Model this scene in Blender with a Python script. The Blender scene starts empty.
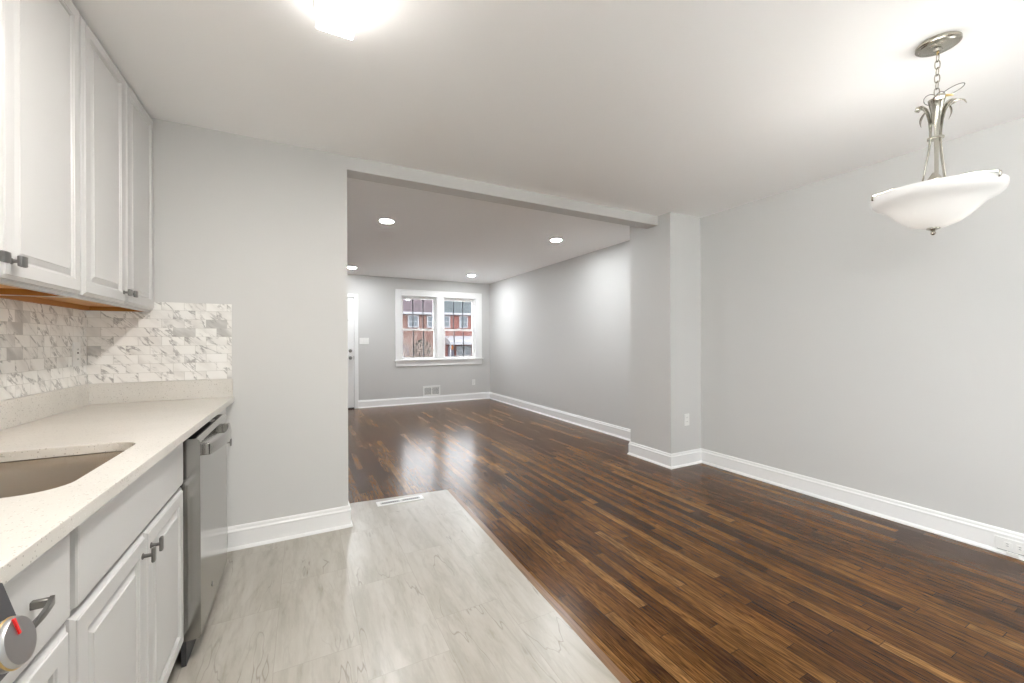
import bpy, bmesh, math, random
from mathutils import Vector, Matrix
random.seed(7)
S = bpy.context.scene
COL = S.collection
PI = math.pi

# ------------------------------------------------------------------ camera, world, exposure
CAM_H = 1.2361
cam_d = bpy.data.cameras.new('camera')
cam_d.sensor_width = 36.0
cam_d.lens = 401.52 / 1024 * 36.0
cam_d.clip_start = 0.02
cam_d.clip_end = 300
cam = bpy.data.objects.new('camera', cam_d)
COL.objects.link(cam)
_yaw, _roll = 0.47949, -0.00385
_F = Vector((math.sin(_yaw), math.cos(_yaw), -0.0003)).normalized()
_R0 = Vector((math.cos(_yaw), -math.sin(_yaw), 0))
_U0 = _R0.cross(_F)
_R = math.cos(_roll) * _R0 + math.sin(_roll) * _U0
_U = math.cos(_roll) * _U0 - math.sin(_roll) * _R0
_m = Matrix((_R, _U, -_F)).transposed().to_4x4()
_m.translation = Vector((0, 0, CAM_H))
cam.matrix_world = _m
S.camera = cam

world = bpy.data.worlds.new('overcast_sky')
S.world = world
world.use_nodes = True
_bg = world.node_tree.nodes['Background']
_bg.inputs['Color'].default_value = (0.955, 0.975, 1.0, 1)
_bg.inputs['Strength'].default_value = 10.5
S.view_settings.view_transform = 'Standard'
S.view_settings.look = 'None'
S.view_settings.exposure = 0.88
S.view_settings.gamma = 1.0
S.view_settings.use_curve_mapping = False
S.cycles.use_denoising = True
S.cycles.max_bounces = 12
S.cycles.diffuse_bounces = 7
S.cycles.glossy_bounces = 5
S.cycles.transparent_max_bounces = 12
S.cycles.sample_clamp_indirect = 8.0

# portals only guide the sky light through the window openings
for _i, (_x, _y, _z, _w, _h, _rx) in enumerate(((2.055, 8.10, 1.517, 0.73, 1.27, -PI / 2), (2.9075, 8.10, 1.517, 0.73, 1.27, -PI / 2), (2.8, -1.80, 1.5, 1.0, 1.3, PI / 2))):
    _l = bpy.data.lights.new('sky_portal', 'AREA'); _l.shape = 'RECTANGLE'; _l.size = _w; _l.size_y = _h
    _l.cycles.is_portal = True
    _o = bpy.data.objects.new('sky_portal', _l); COL.objects.link(_o)
    _o.location = (_x, _y, _z); _o.rotation_euler = (_rx, 0, 0)
_l = bpy.data.lights.new('sky_portal', 'AREA'); _l.shape = 'RECTANGLE'; _l.size = 1.48; _l.size_y = 1.6
_l.cycles.is_portal = True
_o = bpy.data.objects.new('sky_portal', _l); COL.objects.link(_o)
_o.location = (-1.11, -0.86, 1.40); _o.rotation_euler = (PI / 2, 0, -PI / 2)

KITCHEN_LAMP = 41.0     # emission of the downward lens of the kitchen fixture
KITCHEN_SIDE = 6.0      # emission of its frosted sides
PENDANT_WATT = 1.6     # each of the two bulbs
RECESS_LAMP = 285.0     # emission of a recessed lens

# ------------------------------------------------------------------ key dimensions (metres)
XL, XR = -1.0115, 3.591        # left and right walls
YB, YF = -1.7, 7.9575          # wall behind the camera, street wall
YW, YH = 2.8945, 3.037         # partition and header, front and back faces
XE = 0.2645                    # end of the partition
XP, YP, YPB = 3.1554, 2.7413, 3.282   # wall stub on the right
H, HB = 2.4835, 2.3925         # ceiling, underside of header
XD = -0.40                     # face of the base cabinet doors
XU = -0.727                    # face of the wall cabinet doors
CT = 0.914                     # worktop height

# ------------------------------------------------------------------ node helpers
def new_mat(name):
    m = bpy.data.materials.new(name); m.use_nodes = True
    nt = m.node_tree
    return m, nt, nt.nodes['Principled BSDF']

def nd(nt, kind, **kw):
    n = nt.nodes.new(kind)
    for k, v in kw.items():
        if k == 'ins':
            for i, val in v.items():
                if hasattr(val, 'is_linked') or isinstance(val, bpy.types.NodeSocket):
                    nt.links.new(val, n.inputs[i])
                else:
                    n.inputs[i].default_value = val
        else:
            setattr(n, k, v)
    return n

def mth(nt, op, a, b=0.0, c=None):
    ins = {0: a, 1: b}
    if c is not None: ins[2] = c
    return nd(nt, 'ShaderNodeMath', operation=op, ins=ins).outputs[0]

def ramp(nt, fac, stops, interp='LINEAR'):
    n = nd(nt, 'ShaderNodeValToRGB', ins={0: fac})
    r = n.color_ramp; r.interpolation = interp
    while len(r.elements) < len(stops): r.elements.new(0.5)
    for e, (p, c) in zip(r.elements, stops):
        e.position = p; e.color = (c[0], c[1], c[2], 1)
    return n.outputs[0]

def mixc(nt, fac, a, b, mode='MIX'):
    n = nd(nt, 'ShaderNodeMix', data_type='RGBA', blend_type=mode)
    for i, v in ((0, fac), (6, a), (7, b)):
        if isinstance(v, bpy.types.NodeSocket): nt.links.new(v, n.inputs[i])
        else: n.inputs[i].default_value = (v if i == 0 else (*v, 1) if len(v) == 3 else v)
    return n.outputs[2]

def pos_xyz(nt):
    g = nd(nt, 'ShaderNodeNewGeometry')
    s = nd(nt, 'ShaderNodeSeparateXYZ', ins={0: g.outputs['Position']})
    return g.outputs['Position'], s.outputs[0], s.outputs[1], s.outputs[2]

def bump(nt, bsdf, height, strength=0.2, dist=0.01):
    b = nd(nt, 'ShaderNodeBump', ins={'Height': height})
    b.inputs['Strength'].default_value = strength
    b.inputs['Distance'].default_value = dist
    nt.links.new(b.outputs[0], bsdf.inputs['Normal'])

def plain(name, color, rough=0.5, metal=0.0, spec=0.5, noise=0.0, nscale=60):
    m, nt, b = new_mat(name)
    b.inputs['Base Color'].default_value = (*color, 1)
    b.inputs['Roughness'].default_value = rough
    b.inputs['Metallic'].default_value = metal
    b.inputs['Specular IOR Level'].default_value = spec
    if noise:
        p, x, y, z = pos_xyz(nt)
        n = nd(nt, 'ShaderNodeTexNoise', ins={'Vector': p, 'Scale': nscale, 'Detail': 3.0})
        bump(nt, b, n.outputs[0], noise, 0.004)
    return m

def emit(name, color, strength):
    m, nt, b = new_mat(name)
    b.inputs['Base Color'].default_value = (0.9, 0.9, 0.9, 1)
    b.inputs['Emission Color'].default_value = (*color, 1)
    b.inputs['Emission Strength'].default_value = strength
    return m

M = {}
M['wall'] = plain('grey_wall_paint', (0.635, 0.63, 0.617), 0.75, spec=0.25, noise=0.04, nscale=220)
M['ceiling'] = plain('ceiling_paint', (0.93, 0.925, 0.92), 0.9, spec=0.1, noise=0.05, nscale=160)
M['trim'] = plain('white_trim_paint', (0.90, 0.90, 0.895), 0.35, spec=0.45)
M['cab'] = plain('white_cabinet_lacquer', (0.60, 0.595, 0.587), 0.33, spec=0.5)
M['plastic'] = plain('white_plastic', (0.86, 0.86, 0.84), 0.35)
M['black'] = plain('black_gap', (0.012, 0.012, 0.012), 0.6)
M['kick'] = plain('charcoal_toe_kick', (0.045, 0.045, 0.048), 0.5)
M['slot'] = plain('dark_slot', (0.03, 0.03, 0.03), 0.6)
M['nickel'] = plain('brushed_nickel', (0.47, 0.45, 0.395), 0.27, 1.0)
M['dark_nickel'] = plain('dark_pewter', (0.25, 0.245, 0.235), 0.32, 1.0)
M['steel_knob'] = plain('range_knob_steel', (0.52, 0.52, 0.52), 0.33, 1.0)
M['red'] = plain('red_paint', (0.75, 0.02, 0.02), 0.4)
M['charcoal'] = plain('charcoal_enamel', (0.06, 0.06, 0.065), 0.35)
M['glass_black'] = plain('black_ceramic_glass', (0.01, 0.01, 0.012), 0.06)
M['brass'] = plain('aged_brass', (0.65, 0.48, 0.22), 0.35, 1.0)
M['lamp'] = emit('lamp_lens', (1.0, 0.96, 0.91), KITCHEN_LAMP)
M['lamp_side'] = emit('lamp_side_lens', (1.0, 0.965, 0.92), KITCHEN_SIDE)
M['recess'] = emit('recessed_lens', (0.94, 0.975, 1.0), RECESS_LAMP)
M['bulb'] = emit('bulb_glow', (1.0, 0.93, 0.85), 12.0)

def m_steel(name, col, rough, axis):
    m, nt, b = new_mat(name)
    b.inputs['Metallic'].default_value = 1.0
    p, x, y, z = pos_xyz(nt)
    sc = {'z': (1, 1, 260), 'y': (1, 260, 1)}[axis]
    v = nd(nt, 'ShaderNodeVectorMath', operation='MULTIPLY', ins={0: p, 1: sc})
    n = nd(nt, 'ShaderNodeTexNoise', ins={'Vector': v.outputs[0], 'Scale': 3.0, 'Detail': 2.0})
    c = ramp(nt, n.outputs[0], [(0.3, [k * 0.93 for k in col]), (0.7, col)])
    nt.links.new(c, b.inputs['Base Color'])
    r = mth(nt, 'MULTIPLY_ADD', n.outputs[0], 0.10, rough - 0.05)
    nt.links.new(r, b.inputs['Roughness'])
    return m
M['steel'] = m_steel('brushed_stainless', (0.44, 0.432, 0.418), 0.17, 'z')
M['sink'] = plain('sink_steel_brown_reflection', (0.34, 0.265, 0.185), 0.24, 1.0)  # brown reflection of the orange cabinets is put into the steel colour

def m_glass(name, tint):
    m, nt, b = new_mat(name)
    nt.nodes.remove(b)
    out = nt.nodes['Material Output']
    t = nd(nt, 'ShaderNodeBsdfTransparent', ins={0: (*tint, 1)})
    g = nd(nt, 'ShaderNodeBsdfGlossy'); g.inputs['Roughness'].default_value = 0.02
    f = nd(nt, 'ShaderNodeFresnel', ins={0: 1.45})
    k = mth(nt, 'MULTIPLY', f.outputs[0], 0.9)
    mx = nd(nt, 'ShaderNodeMixShader', ins={0: k, 1: t.outputs[0], 2: g.outputs[0]})
    nt.links.new(mx.outputs[0], out.inputs[0])
    return m
M['glass'] = m_glass('tinted_window_glass', (0.60, 0.605, 0.61))
M['clear_glass'] = m_glass('clear_glass', (0.97, 0.985, 0.98))

def m_bowl():
    m, nt, b = new_mat('frosted_lamp_glass')
    b.inputs['Base Color'].default_value = (0.66, 0.655, 0.645, 1)
    b.inputs['Roughness'].default_value = 0.25
    b.inputs['Emission Color'].default_value = (1.0, 0.975, 0.94, 1)
    b.inputs['Emission Strength'].default_value = 0.06
    out = nt.nodes['Material Output']
    t = nd(nt, 'ShaderNodeBsdfTranslucent', ins={0: (0.95, 0.93, 0.90, 1)})
    mx = nd(nt, 'ShaderNodeMixShader', ins={0: 0.13, 1: b.outputs[0], 2: t.outputs[0]})
    nt.links.new(mx.outputs[0], out.inputs[0])
    return m
M['bowl'] = m_bowl()

def m_wood_floor():
    m, nt, b = new_mat('oak_strip_floor')
    p, x, y, z = pos_xyz(nt)
    W = 0.0572
    row_f = mth(nt, 'DIVIDE', x, W)
    row = mth(nt, 'FLOOR', row_f)
    fx = mth(nt, 'FRACT', row_f)
    wn = nd(nt, 'ShaderNodeTexWhiteNoise', noise_dimensions='1D', ins={'W': row})
    wn2 = nd(nt, 'ShaderNodeTexWhiteNoise', noise_dimensions='1D', ins={'W': mth(nt, 'ADD', row, 57.3)})
    ln = mth(nt, 'MULTIPLY_ADD', wn2.outputs[0], 0.9, 0.55)
    v_f = mth(nt, 'ADD', mth(nt, 'DIVIDE', mth(nt, 'ADD', y, 20.0), ln), mth(nt, 'MULTIPLY', wn.outputs[0], 9.0))
    vi = mth(nt, 'FLOOR', v_f)
    fy = mth(nt, 'FRACT', v_f)
    idv = nd(nt, 'ShaderNodeCombineXYZ', ins={0: row, 1: vi, 2: 3.0})
    bid = nd(nt, 'ShaderNodeTexWhiteNoise', noise_dimensions='3D', ins={0: idv.outputs[0]})
    rnd = bid.outputs[0]
    base = ramp(nt, rnd, [(0.0, (0.050, 0.019, 0.005)), (0.10, (0.072, 0.028, 0.007)), (0.35, (0.104, 0.043, 0.010)),
                          (0.62, (0.130, 0.056, 0.013)), (0.85, (0.165, 0.075, 0.018)), (1.0, (0.25, 0.128, 0.040))])
    # oak grain: cathedral figure plus fine pores, both running along the board
    off = mth(nt, 'MULTIPLY', rnd, 37.0)
    gv = nd(nt, 'ShaderNodeCombineXYZ', ins={0: mth(nt, 'ADD', mth(nt, 'MULTIPLY', x, 16.0), off), 1: mth(nt, 'MULTIPLY', y, 0.9), 2: off})
    n1 = nd(nt, 'ShaderNodeTexNoise', ins={'Vector': gv.outputs[0], 'Scale': 1.6, 'Detail': 2.0, 'Distortion': 0.6})
    rings = mth(nt, 'SINE', mth(nt, 'MULTIPLY', n1.outputs[0], 52.0))
    pv = nd(nt, 'ShaderNodeCombineXYZ', ins={0: mth(nt, 'ADD', mth(nt, 'MULTIPLY', x, 130.0), off), 1: mth(nt, 'MULTIPLY', y, 3.5), 2: off})
    n2 = nd(nt, 'ShaderNodeTexNoise', ins={'Vector': pv.outputs[0], 'Scale': 1.0, 'Detail': 4.0, 'Roughness': 0.65})
    gm = mth(nt, 'ADD', mth(nt, 'MULTIPLY', rings, 0.34), mth(nt, 'MULTIPLY', mth(nt, 'SUBTRACT', n2.outputs[0], 0.5), 1.9))
    gfac = mth(nt, 'MULTIPLY_ADD', gm, 0.5, 0.5)
    shade = ramp(nt, gfac, [(0.12, (0.30, 0.27, 0.25)), (0.42, (0.88, 0.86, 0.84)), (0.62, (1.12, 1.12, 1.1)), (0.92, (1.75, 1.75, 1.7))])
    col = mixc(nt, 1.0, base, shade, 'MULTIPLY')
    fv = nd(nt, 'ShaderNodeCombineXYZ', ins={0: mth(nt, 'ADD', mth(nt, 'MULTIPLY', x, 210.0), off), 1: mth(nt, 'MULTIPLY', y, 17.0), 2: off})
    n3 = nd(nt, 'ShaderNodeTexNoise', ins={'Vector': fv.outputs[0], 'Scale': 1.0, 'Detail': 2.0})
    col = mixc(nt, 1.0, col, ramp(nt, n3.outputs[0], [(0.30, (0.42, 0.38, 0.36)), (0.46, (0.95, 0.94, 0.93)), (0.60, (1.06, 1.06, 1.06)), (0.75, (1.45, 1.45, 1.42))]), 'MULTIPLY')
    # stain blotches
    bl = nd(nt, 'ShaderNodeTexNoise', ins={'Vector': p, 'Scale': 2.6, 'Detail': 3.0})
    col = mixc(nt, 1.0, col, ramp(nt, bl.outputs[0], [(0.32, (0.74, 0.73, 0.74)), (0.66, (1.14, 1.14, 1.14))]), 'MULTIPLY')
    # joints
    ex = mth(nt, 'MINIMUM', fx, mth(nt, 'SUBTRACT', 1.0, fx))
    gx = mth(nt, 'LESS_THAN', ex, 0.030)
    ey = mth(nt, 'MULTIPLY', mth(nt, 'MINIMUM', fy, mth(nt, 'SUBTRACT', 1.0, fy)), ln)
    gy = mth(nt, 'LESS_THAN', ey, 0.0013)
    gap = mth(nt, 'MAXIMUM', gx, gy)
    col = mixc(nt, mth(nt, 'MULTIPLY', gap, 0.8), col, (0.018, 0.010, 0.006))
    nt.links.new(col, b.inputs['Base Color'])
    rr = mth(nt, 'MULTIPLY_ADD', n2.outputs[0], 0.16, 0.135)
    nt.links.new(rr, b.inputs['Roughness'])
    b.inputs['Specular IOR Level'].default_value = 0.22
    hh = mth(nt, 'SUBTRACT', mth(nt, 'MULTIPLY', n2.outputs[0], 0.25), mth(nt, 'MULTIPLY', gap, 0.9))
    lv = nd(nt, 'ShaderNodeTexNoise', ins={'Vector': p, 'Scale': 9.0, 'Detail': 1.0})
    hh = mth(nt, 'ADD', hh, mth(nt, 'MULTIPLY', lv.outputs[0], 1.2))
    hh = mth(nt, 'ADD', hh, mth(nt, 'MULTIPLY', rnd, 0.5))
    bump(nt, b, hh, 0.10, 0.004)
    return m
M['floor'] = m_wood_floor()

def m_strip():
    m, nt, b = new_mat('oak_border_strip')
    p, x, y, z = pos_xyz(nt)
    v = nd(nt, 'ShaderNodeVectorMath', operation='MULTIPLY', ins={0: p, 1: (120, 5, 1)})
    n = nd(nt, 'ShaderNodeTexNoise', ins={'Vector': v.outputs[0], 'Scale': 1.0, 'Detail': 3.0})
    nt.links.new(ramp(nt, n.outputs[0], [(0.3, (0.13, 0.062, 0.026)), (0.7, (0.27, 0.145, 0.065))]), b.inputs['Base Color'])
    b.inputs['Roughness'].default_value = 0.3
    return m
M['strip'] = m_strip()

def veins(nt, vec, scale, width, warp, seed, detail=5.0, rough=0.62):
    """thin dark marble veins as a 0..1 mask"""
    a = nd(nt, 'ShaderNodeTexNoise', noise_dimensions='4D', ins={'Vector': vec, 'Scale': scale, 'Detail': detail, 'Roughness': rough, 'Distortion': warp, 'W': seed})
    d = mth(nt, 'ABSOLUTE', mth(nt, 'SUBTRACT', a.outputs[0], 0.5))
    return nd(nt, 'ShaderNodeMapRange', ins={0: d, 1: 0.0, 2: width, 3: 1.0, 4: 0.0}).outputs[0]

def m_tile_floor():
    m, nt, b = new_mat('marble_floor_tile')
    p, x, y, z = pos_xyz(nt)
    c_f = mth(nt, 'DIVIDE', mth(nt, 'ADD', x, 10.0 - 0.826), 0.31)
    # put a joint at x = 0.826
    c_f = mth(nt, 'DIVIDE', mth(nt, 'SUBTRACT', x, 0.826 - 31.0), 0.31)
    ci = mth(nt, 'FLOOR', c_f); fx = mth(nt, 'FRACT', c_f)
    odd = mth(nt, 'MODULO', ci, 2.0)
    yy = mth(nt, 'SUBTRACT', y, mth(nt, 'MULTIPLY_ADD', odd, 0.2, 1.54 - 62.0))
    r_f = mth(nt, 'DIVIDE', yy, 0.62)
    ri = mth(nt, 'FLOOR', r_f); fy = mth(nt, 'FRACT', r_f)
    idv = nd(nt, 'ShaderNodeCombineXYZ', ins={0: ci, 1: ri})
    wn = nd(nt, 'ShaderNodeTexWhiteNoise', noise_dimensions='3D', ins={0: idv.outputs[0]})
    o = nd(nt, 'ShaderNodeVectorMath', operation='SCALE', ins={0: wn.outputs[1], 'Scale': 9.0})
    v = nd(nt, 'ShaderNodeVectorMath', operation='ADD', ins={0: p, 1: o.outputs[0]})
    rot = nd(nt, 'ShaderNodeMapping', ins={0: v.outputs[0], 'Rotation': (0, 0, -0.22), 'Scale': (4.2, 0.75, 1.0)})
    cl = nd(nt, 'ShaderNodeTexNoise', ins={'Vector': rot.outputs[0], 'Scale': 2.4, 'Detail': 5.0, 'Roughness': 0.6, 'Distortion': 0.8})
    col = ramp(nt, cl.outputs[0], [(0.30, (0.375, 0.35, 0.305)), (0.50, (0.445, 0.42, 0.375)), (0.7, (0.485, 0.465, 0.425))])
    vn = veins(nt, rot.outputs[0], 1.15, 0.0055, 0.15, 2.0, 4.0, 0.55)
    vmask = nd(nt, 'ShaderNodeTexNoise', ins={'Vector': v.outputs[0], 'Scale': 3.0, 'Detail': 2.0})
    vk = mth(nt, 'MULTIPLY', vn, ramp(nt, vmask.outputs[0], [(0.46, (0.0, 0.0, 0.0)), (0.58, (1, 1, 1))]))
    col = mixc(nt, mth(nt, 'MULTIPLY', vk, 0.7), col, (0.21, 0.18, 0.145))
    st = nd(nt, 'ShaderNodeTexNoise', ins={'Vector': rot.outputs[0], 'Scale': 7.0, 'Detail': 4.0, 'Roughness': 0.65})
    col = mixc(nt, 1.0, col, ramp(nt, st.outputs[0], [(0.27, (0.80, 0.77, 0.72)), (0.42, (0.97, 0.96, 0.945)), (0.65, (1.05, 1.05, 1.05))]), 'MULTIPLY')
    vn2 = veins(nt, rot.outputs[0], 2.2, 0.030, 0.2, 5.0, 4.0, 0.6)
    col = mixc(nt, mth(nt, 'MULTIPLY', vn2, 0.30), col, (0.33, 0.305, 0.265))
    ex = mth(nt, 'MULTIPLY', mth(nt, 'MINIMUM', fx, mth(nt, 'SUBTRACT', 1.0, fx)), 0.31)
    ey = mth(nt, 'MULTIPLY', mth(nt, 'MINIMUM', fy, mth(nt, 'SUBTRACT', 1.0, fy)), 0.62)
    gap = mth(nt, 'LESS_THAN', mth(nt, 'MINIMUM', ex, ey), 0.0013)
    col = mixc(nt, mth(nt, 'MULTIPLY', gap, 0.5), col, (0.31, 0.28, 0.235))
    nt.links.new(col, b.inputs['Base Color'])
    b.inputs['Roughness'].default_value = 0.30
    bump(nt, b, mth(nt, 'SUBTRACT', 1.0, gap), 0.2, 0.002)
    return m
M['tile'] = m_tile_floor()

def m_mosaic(name, axis):
    """2 x 4 inch marble subway mosaic; axis is the horizontal axis of the wall"""
    m, nt, b = new_mat(name)
    p, x, y, z = pos_xyz(nt)
    u = x if axis == 'x' else y
    r_f = mth(nt, 'DIVIDE', mth(nt, 'SUBTRACT', z, 1.022 - 4.95), 0.0495)
    ri = mth(nt, 'FLOOR', r_f); fz = mth(nt, 'FRACT', r_f)
    half = mth(nt, 'MULTIPLY', mth(nt, 'MODULO', ri, 2.0), 0.5)
    c_f = mth(nt, 'ADD', mth(nt, 'DIVIDE', mth(nt, 'ADD', u, 20.0), 0.1), half)
    ci = mth(nt, 'FLOOR', c_f); fu = mth(nt, 'FRACT', c_f)
    idv = nd(nt, 'ShaderNodeCombineXYZ', ins={0: ci, 1: ri})
    wn = nd(nt, 'ShaderNodeTexWhiteNoise', noise_dimensions='3D', ins={0: idv.outputs[0]})
    uv = nd(nt, 'ShaderNodeCombineXYZ', ins={0: u, 1: z, 2: mth(nt, 'MULTIPLY', wn.outputs[0], 3.0)})
    rot = nd(nt, 'ShaderNodeMapping', ins={0: uv.outputs[0], 'Rotation': (0, 0, -0.72 + PI / 2), 'Scale': (4.2, 11.0, 1)})
    rot.vector_type = 'TEXTURE'
    rot2 = nd(nt, 'ShaderNodeMapping', ins={0: uv.outputs[0], 'Rotation': (0, 0, 0.75)})
    sc = nd(nt, 'ShaderNodeVectorMath', operation='MULTIPLY', ins={0: rot2.outputs[0], 1: (5.0, 17.0, 6.0)})
    cl = nd(nt, 'ShaderNodeTexNoise', ins={'Vector': sc.outputs[0], 'Scale': 0.7, 'Detail': 3.0})
    col = ramp(nt, cl.outputs[0], [(0.3, (0.72, 0.70, 0.67)), (0.55, (0.86, 0.85, 0.82)), (0.8, (0.90, 0.89, 0.87))])
    vn = veins(nt, sc.outputs[0], 0.75, 0.030, 0.5, 1.0)
    vm = nd(nt, 'ShaderNodeTexNoise', ins={'Vector': uv.outputs[0], 'Scale': 16.0, 'Detail': 2.0})
    vk = mth(nt, 'MULTIPLY', vn, ramp(nt, vm.outputs[0], [(0.38, (0.15, 0.15, 0.15)), (0.56, (1, 1, 1))]))
    col = mixc(nt, mth(nt, 'MULTIPLY', vk, 0.85), col, (0.27, 0.26, 0.25))
    # some tiles are cut from the grey part of the stone
    gsel = ramp(nt, wn.outputs[0], [(0.0, (0, 0, 0)), (0.87, (0, 0, 0)), (0.89, (1, 1, 1))])
    gmask = ramp(nt, cl.outputs[0], [(0.40, (1, 1, 1)), (0.60, (0.1, 0.1, 0.1))])
    col = mixc(nt, mth(nt, 'MULTIPLY', mth(nt, 'MULTIPLY', gsel, gmask), 0.75), col, (0.40, 0.39, 0.375))
    eu = mth(nt, 'MULTIPLY', mth(nt, 'MINIMUM', fu, mth(nt, 'SUBTRACT', 1.0, fu)), 0.1)
    ez = mth(nt, 'MULTIPLY', mth(nt, 'MINIMUM', fz, mth(nt, 'SUBTRACT', 1.0, fz)), 0.0495)
    gap = mth(nt, 'LESS_THAN', mth(nt, 'MINIMUM', eu, ez), 0.0011)
    col = mixc(nt, mth(nt, 'MULTIPLY', gap, 0.55), col, (0.50, 0.485, 0.45))
    nt.links.new(col, b.inputs['Base Color'])
    b.inputs['Roughness'].default_value = 0.38
    bump(nt, b, mth(nt, 'SUBTRACT', 1.0, gap), 0.3, 0.002)
    return m
M['mosaic_x'] = m_mosaic('marble_mosaic_end', 'x')
M['mosaic_y'] = m_mosaic('marble_mosaic_side', 'y')

def m_quartz():
    m, nt, b = new_mat('speckled_quartz')
    p, x, y, z = pos_xyz(nt)
    cl = nd(nt, 'ShaderNodeTexNoise', ins={'Vector': p, 'Scale': 6.0, 'Detail': 4.0})
    col = ramp(nt, cl.outputs[0], [(0.3, (0.63, 0.605, 0.56)), (0.7, (0.685, 0.66, 0.615))])
    for sc, thr, c in ((230.0, 0.11, (0.30, 0.27, 0.24)), (120.0, 0.05, (0.40, 0.36, 0.32)), (330.0, 0.08, (0.85, 0.84, 0.82))):
        vo = nd(nt, 'ShaderNodeTexVoronoi', ins={'Vector': p, 'Scale': sc})
        sel = nd(nt, 'ShaderNodeSeparateColor', ins={0: vo.outputs['Color']})
        spot = mth(nt, 'MULTIPLY', mth(nt, 'LESS_THAN', vo.outputs['Distance'], 0.33), mth(nt, 'LESS_THAN', sel.outputs[0], thr))
        col = mixc(nt, mth(nt, 'MULTIPLY', spot, 0.75), col, c)
    nt.links.new(col, b.inputs['Base Color'])
    b.inputs['Roughness'].default_value = 0.28
    return m
M['quartz'] = m_quartz()

def m_plywood():
    m, nt, b = new_mat('varnished_plywood')
    p, x, y, z = pos_xyz(nt)
    v = nd(nt, 'ShaderNodeVectorMath', operation='MULTIPLY', ins={0: p, 1: (30, 2.2, 30)})
    n = nd(nt, 'ShaderNodeTexNoise', ins={'Vector': v.outputs[0], 'Scale': 1.5, 'Detail': 4.0, 'Distortion': 0.5})
    nt.links.new(ramp(nt, n.outputs[0], [(0.3, (0.52, 0.245, 0.062)), (0.7, (0.70, 0.37, 0.12))]), b.inputs['Base Color'])
    b.inputs['Roughness'].default_value = 0.4
    return m
M['ply'] = m_plywood()
M['rail'] = plain('varnished_rail', (0.42, 0.17, 0.03), 0.4)

# exterior
def m_brick(name, c1, c2):
    m, nt, b = new_mat(name)
    p, x, y, z = pos_xyz(nt)
    v = nd(nt, 'ShaderNodeCombineXYZ', ins={0: x, 1: z, 2: y})
    t = nd(nt, 'ShaderNodeTexBrick', ins={'Vector': v.outputs[0], 'Color1': (*c1, 1), 'Color2': (*c2, 1), 'Mortar': (0.22, 0.17, 0.15, 1), 'Scale': 4.0, 'Mortar Size': 0.012})
    nt.links.new(t.outputs[0], b.inputs['Base Color']); b.inputs['Roughness'].default_value = 0.9
    return m
M['brick_red'] = m_brick('red_brick', (0.080, 0.018, 0.014), (0.110, 0.030, 0.024))
M['brick_brown'] = m_brick('brown_brick', (0.062, 0.024, 0.019), (0.085, 0.039, 0.031))
def m_shingle(name, a, c, sc):
    m, nt, b = new_mat(name)
    p, x, y, z = pos_xyz(nt)
    v = nd(nt, 'ShaderNodeCombineXYZ', ins={0: x, 1: z, 2: y})
    t = nd(nt, 'ShaderNodeTexBrick', ins={'Vector': v.outputs[0], 'Color1': (*a, 1), 'Color2': (*c, 1), 'Mortar': tuple(k * 0.6 for k in a) + (1,), 'Scale': sc, 'Mortar Size': 0.008})
    n = nd(nt, 'ShaderNodeTexNoise', ins={'Vector': p, 'Scale': 2.5, 'Detail': 5.0})
    col = mixc(nt, 1.0, t.outputs[0], ramp(nt, n.outputs[0], [(0.3, (0.7, 0.7, 0.7)), (0.7, (1.25, 1.25, 1.25))]), 'MULTIPLY')
    nt.links.new(col, b.inputs['Base Color']); b.inputs['Roughness'].default_value = 0.8
    return m
M['roof_purple'] = m_shingle('plum_shingles', (0.026, 0.016, 0.020), (0.054, 0.037, 0.043), 2.5)
M['roof_slate'] = m_shingle('slate_shingles', (0.021, 0.028, 0.031), (0.038, 0.047, 0.051), 2.0)
M['ext_white'] = plain('exterior_white_paint', (0.17, 0.17, 0.182), 0.6)
M['ext_pane'] = plain('dark_house_pane', (0.03, 0.04, 0.05), 0.1)
M['ext_door'] = plain('dark_house_door', (0.03, 0.025, 0.045), 0.4)
M['porch_lamp'] = emit('porch_lantern_glow', (1.0, 0.30, 0.02), 0.55)
M['porch_lamp'].node_tree.nodes['Principled BSDF'].inputs['Base Color'].default_value = (0.10, 0.03, 0.004, 1)
M['bark'] = plain('bare_twig_bark', (0.12, 0.092, 0.078), 0.9)
M['lawn'] = plain('winter_lawn', (0.10, 0.10, 0.055), 0.95, noise=0.5, nscale=12)
M['asphalt'] = plain('asphalt', (0.14, 0.14, 0.145), 0.9)
M['concrete'] = plain('daylight_bounce_concrete', (0.80, 0.795, 0.785), 0.9)  # kept very pale so the unseen yards bounce daylight indoors
M['leaf'] = plain('dark_hedge_leaf', (0.02, 0.023, 0.018), 0.8)

# ------------------------------------------------------------------ object helpers
def tag(o, label=None, cat=None, group=None, kind=None):
    if label: o['label'] = label
    if cat: o['category'] = cat
    if group: o['group'] = group
    if kind: o['kind'] = kind
    return o

def empty(name, loc, label=None, cat=None, group=None, kind=None):
    o = bpy.data.objects.new(name, None); COL.objects.link(o)
    o.location = loc; o.empty_display_size = 0.1
    return tag(o, label, cat, group, kind)

def origin_of(o):
    v = Vector((0, 0, 0))
    while o is not None:
        v += o.location; o = o.parent
    return v

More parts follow.
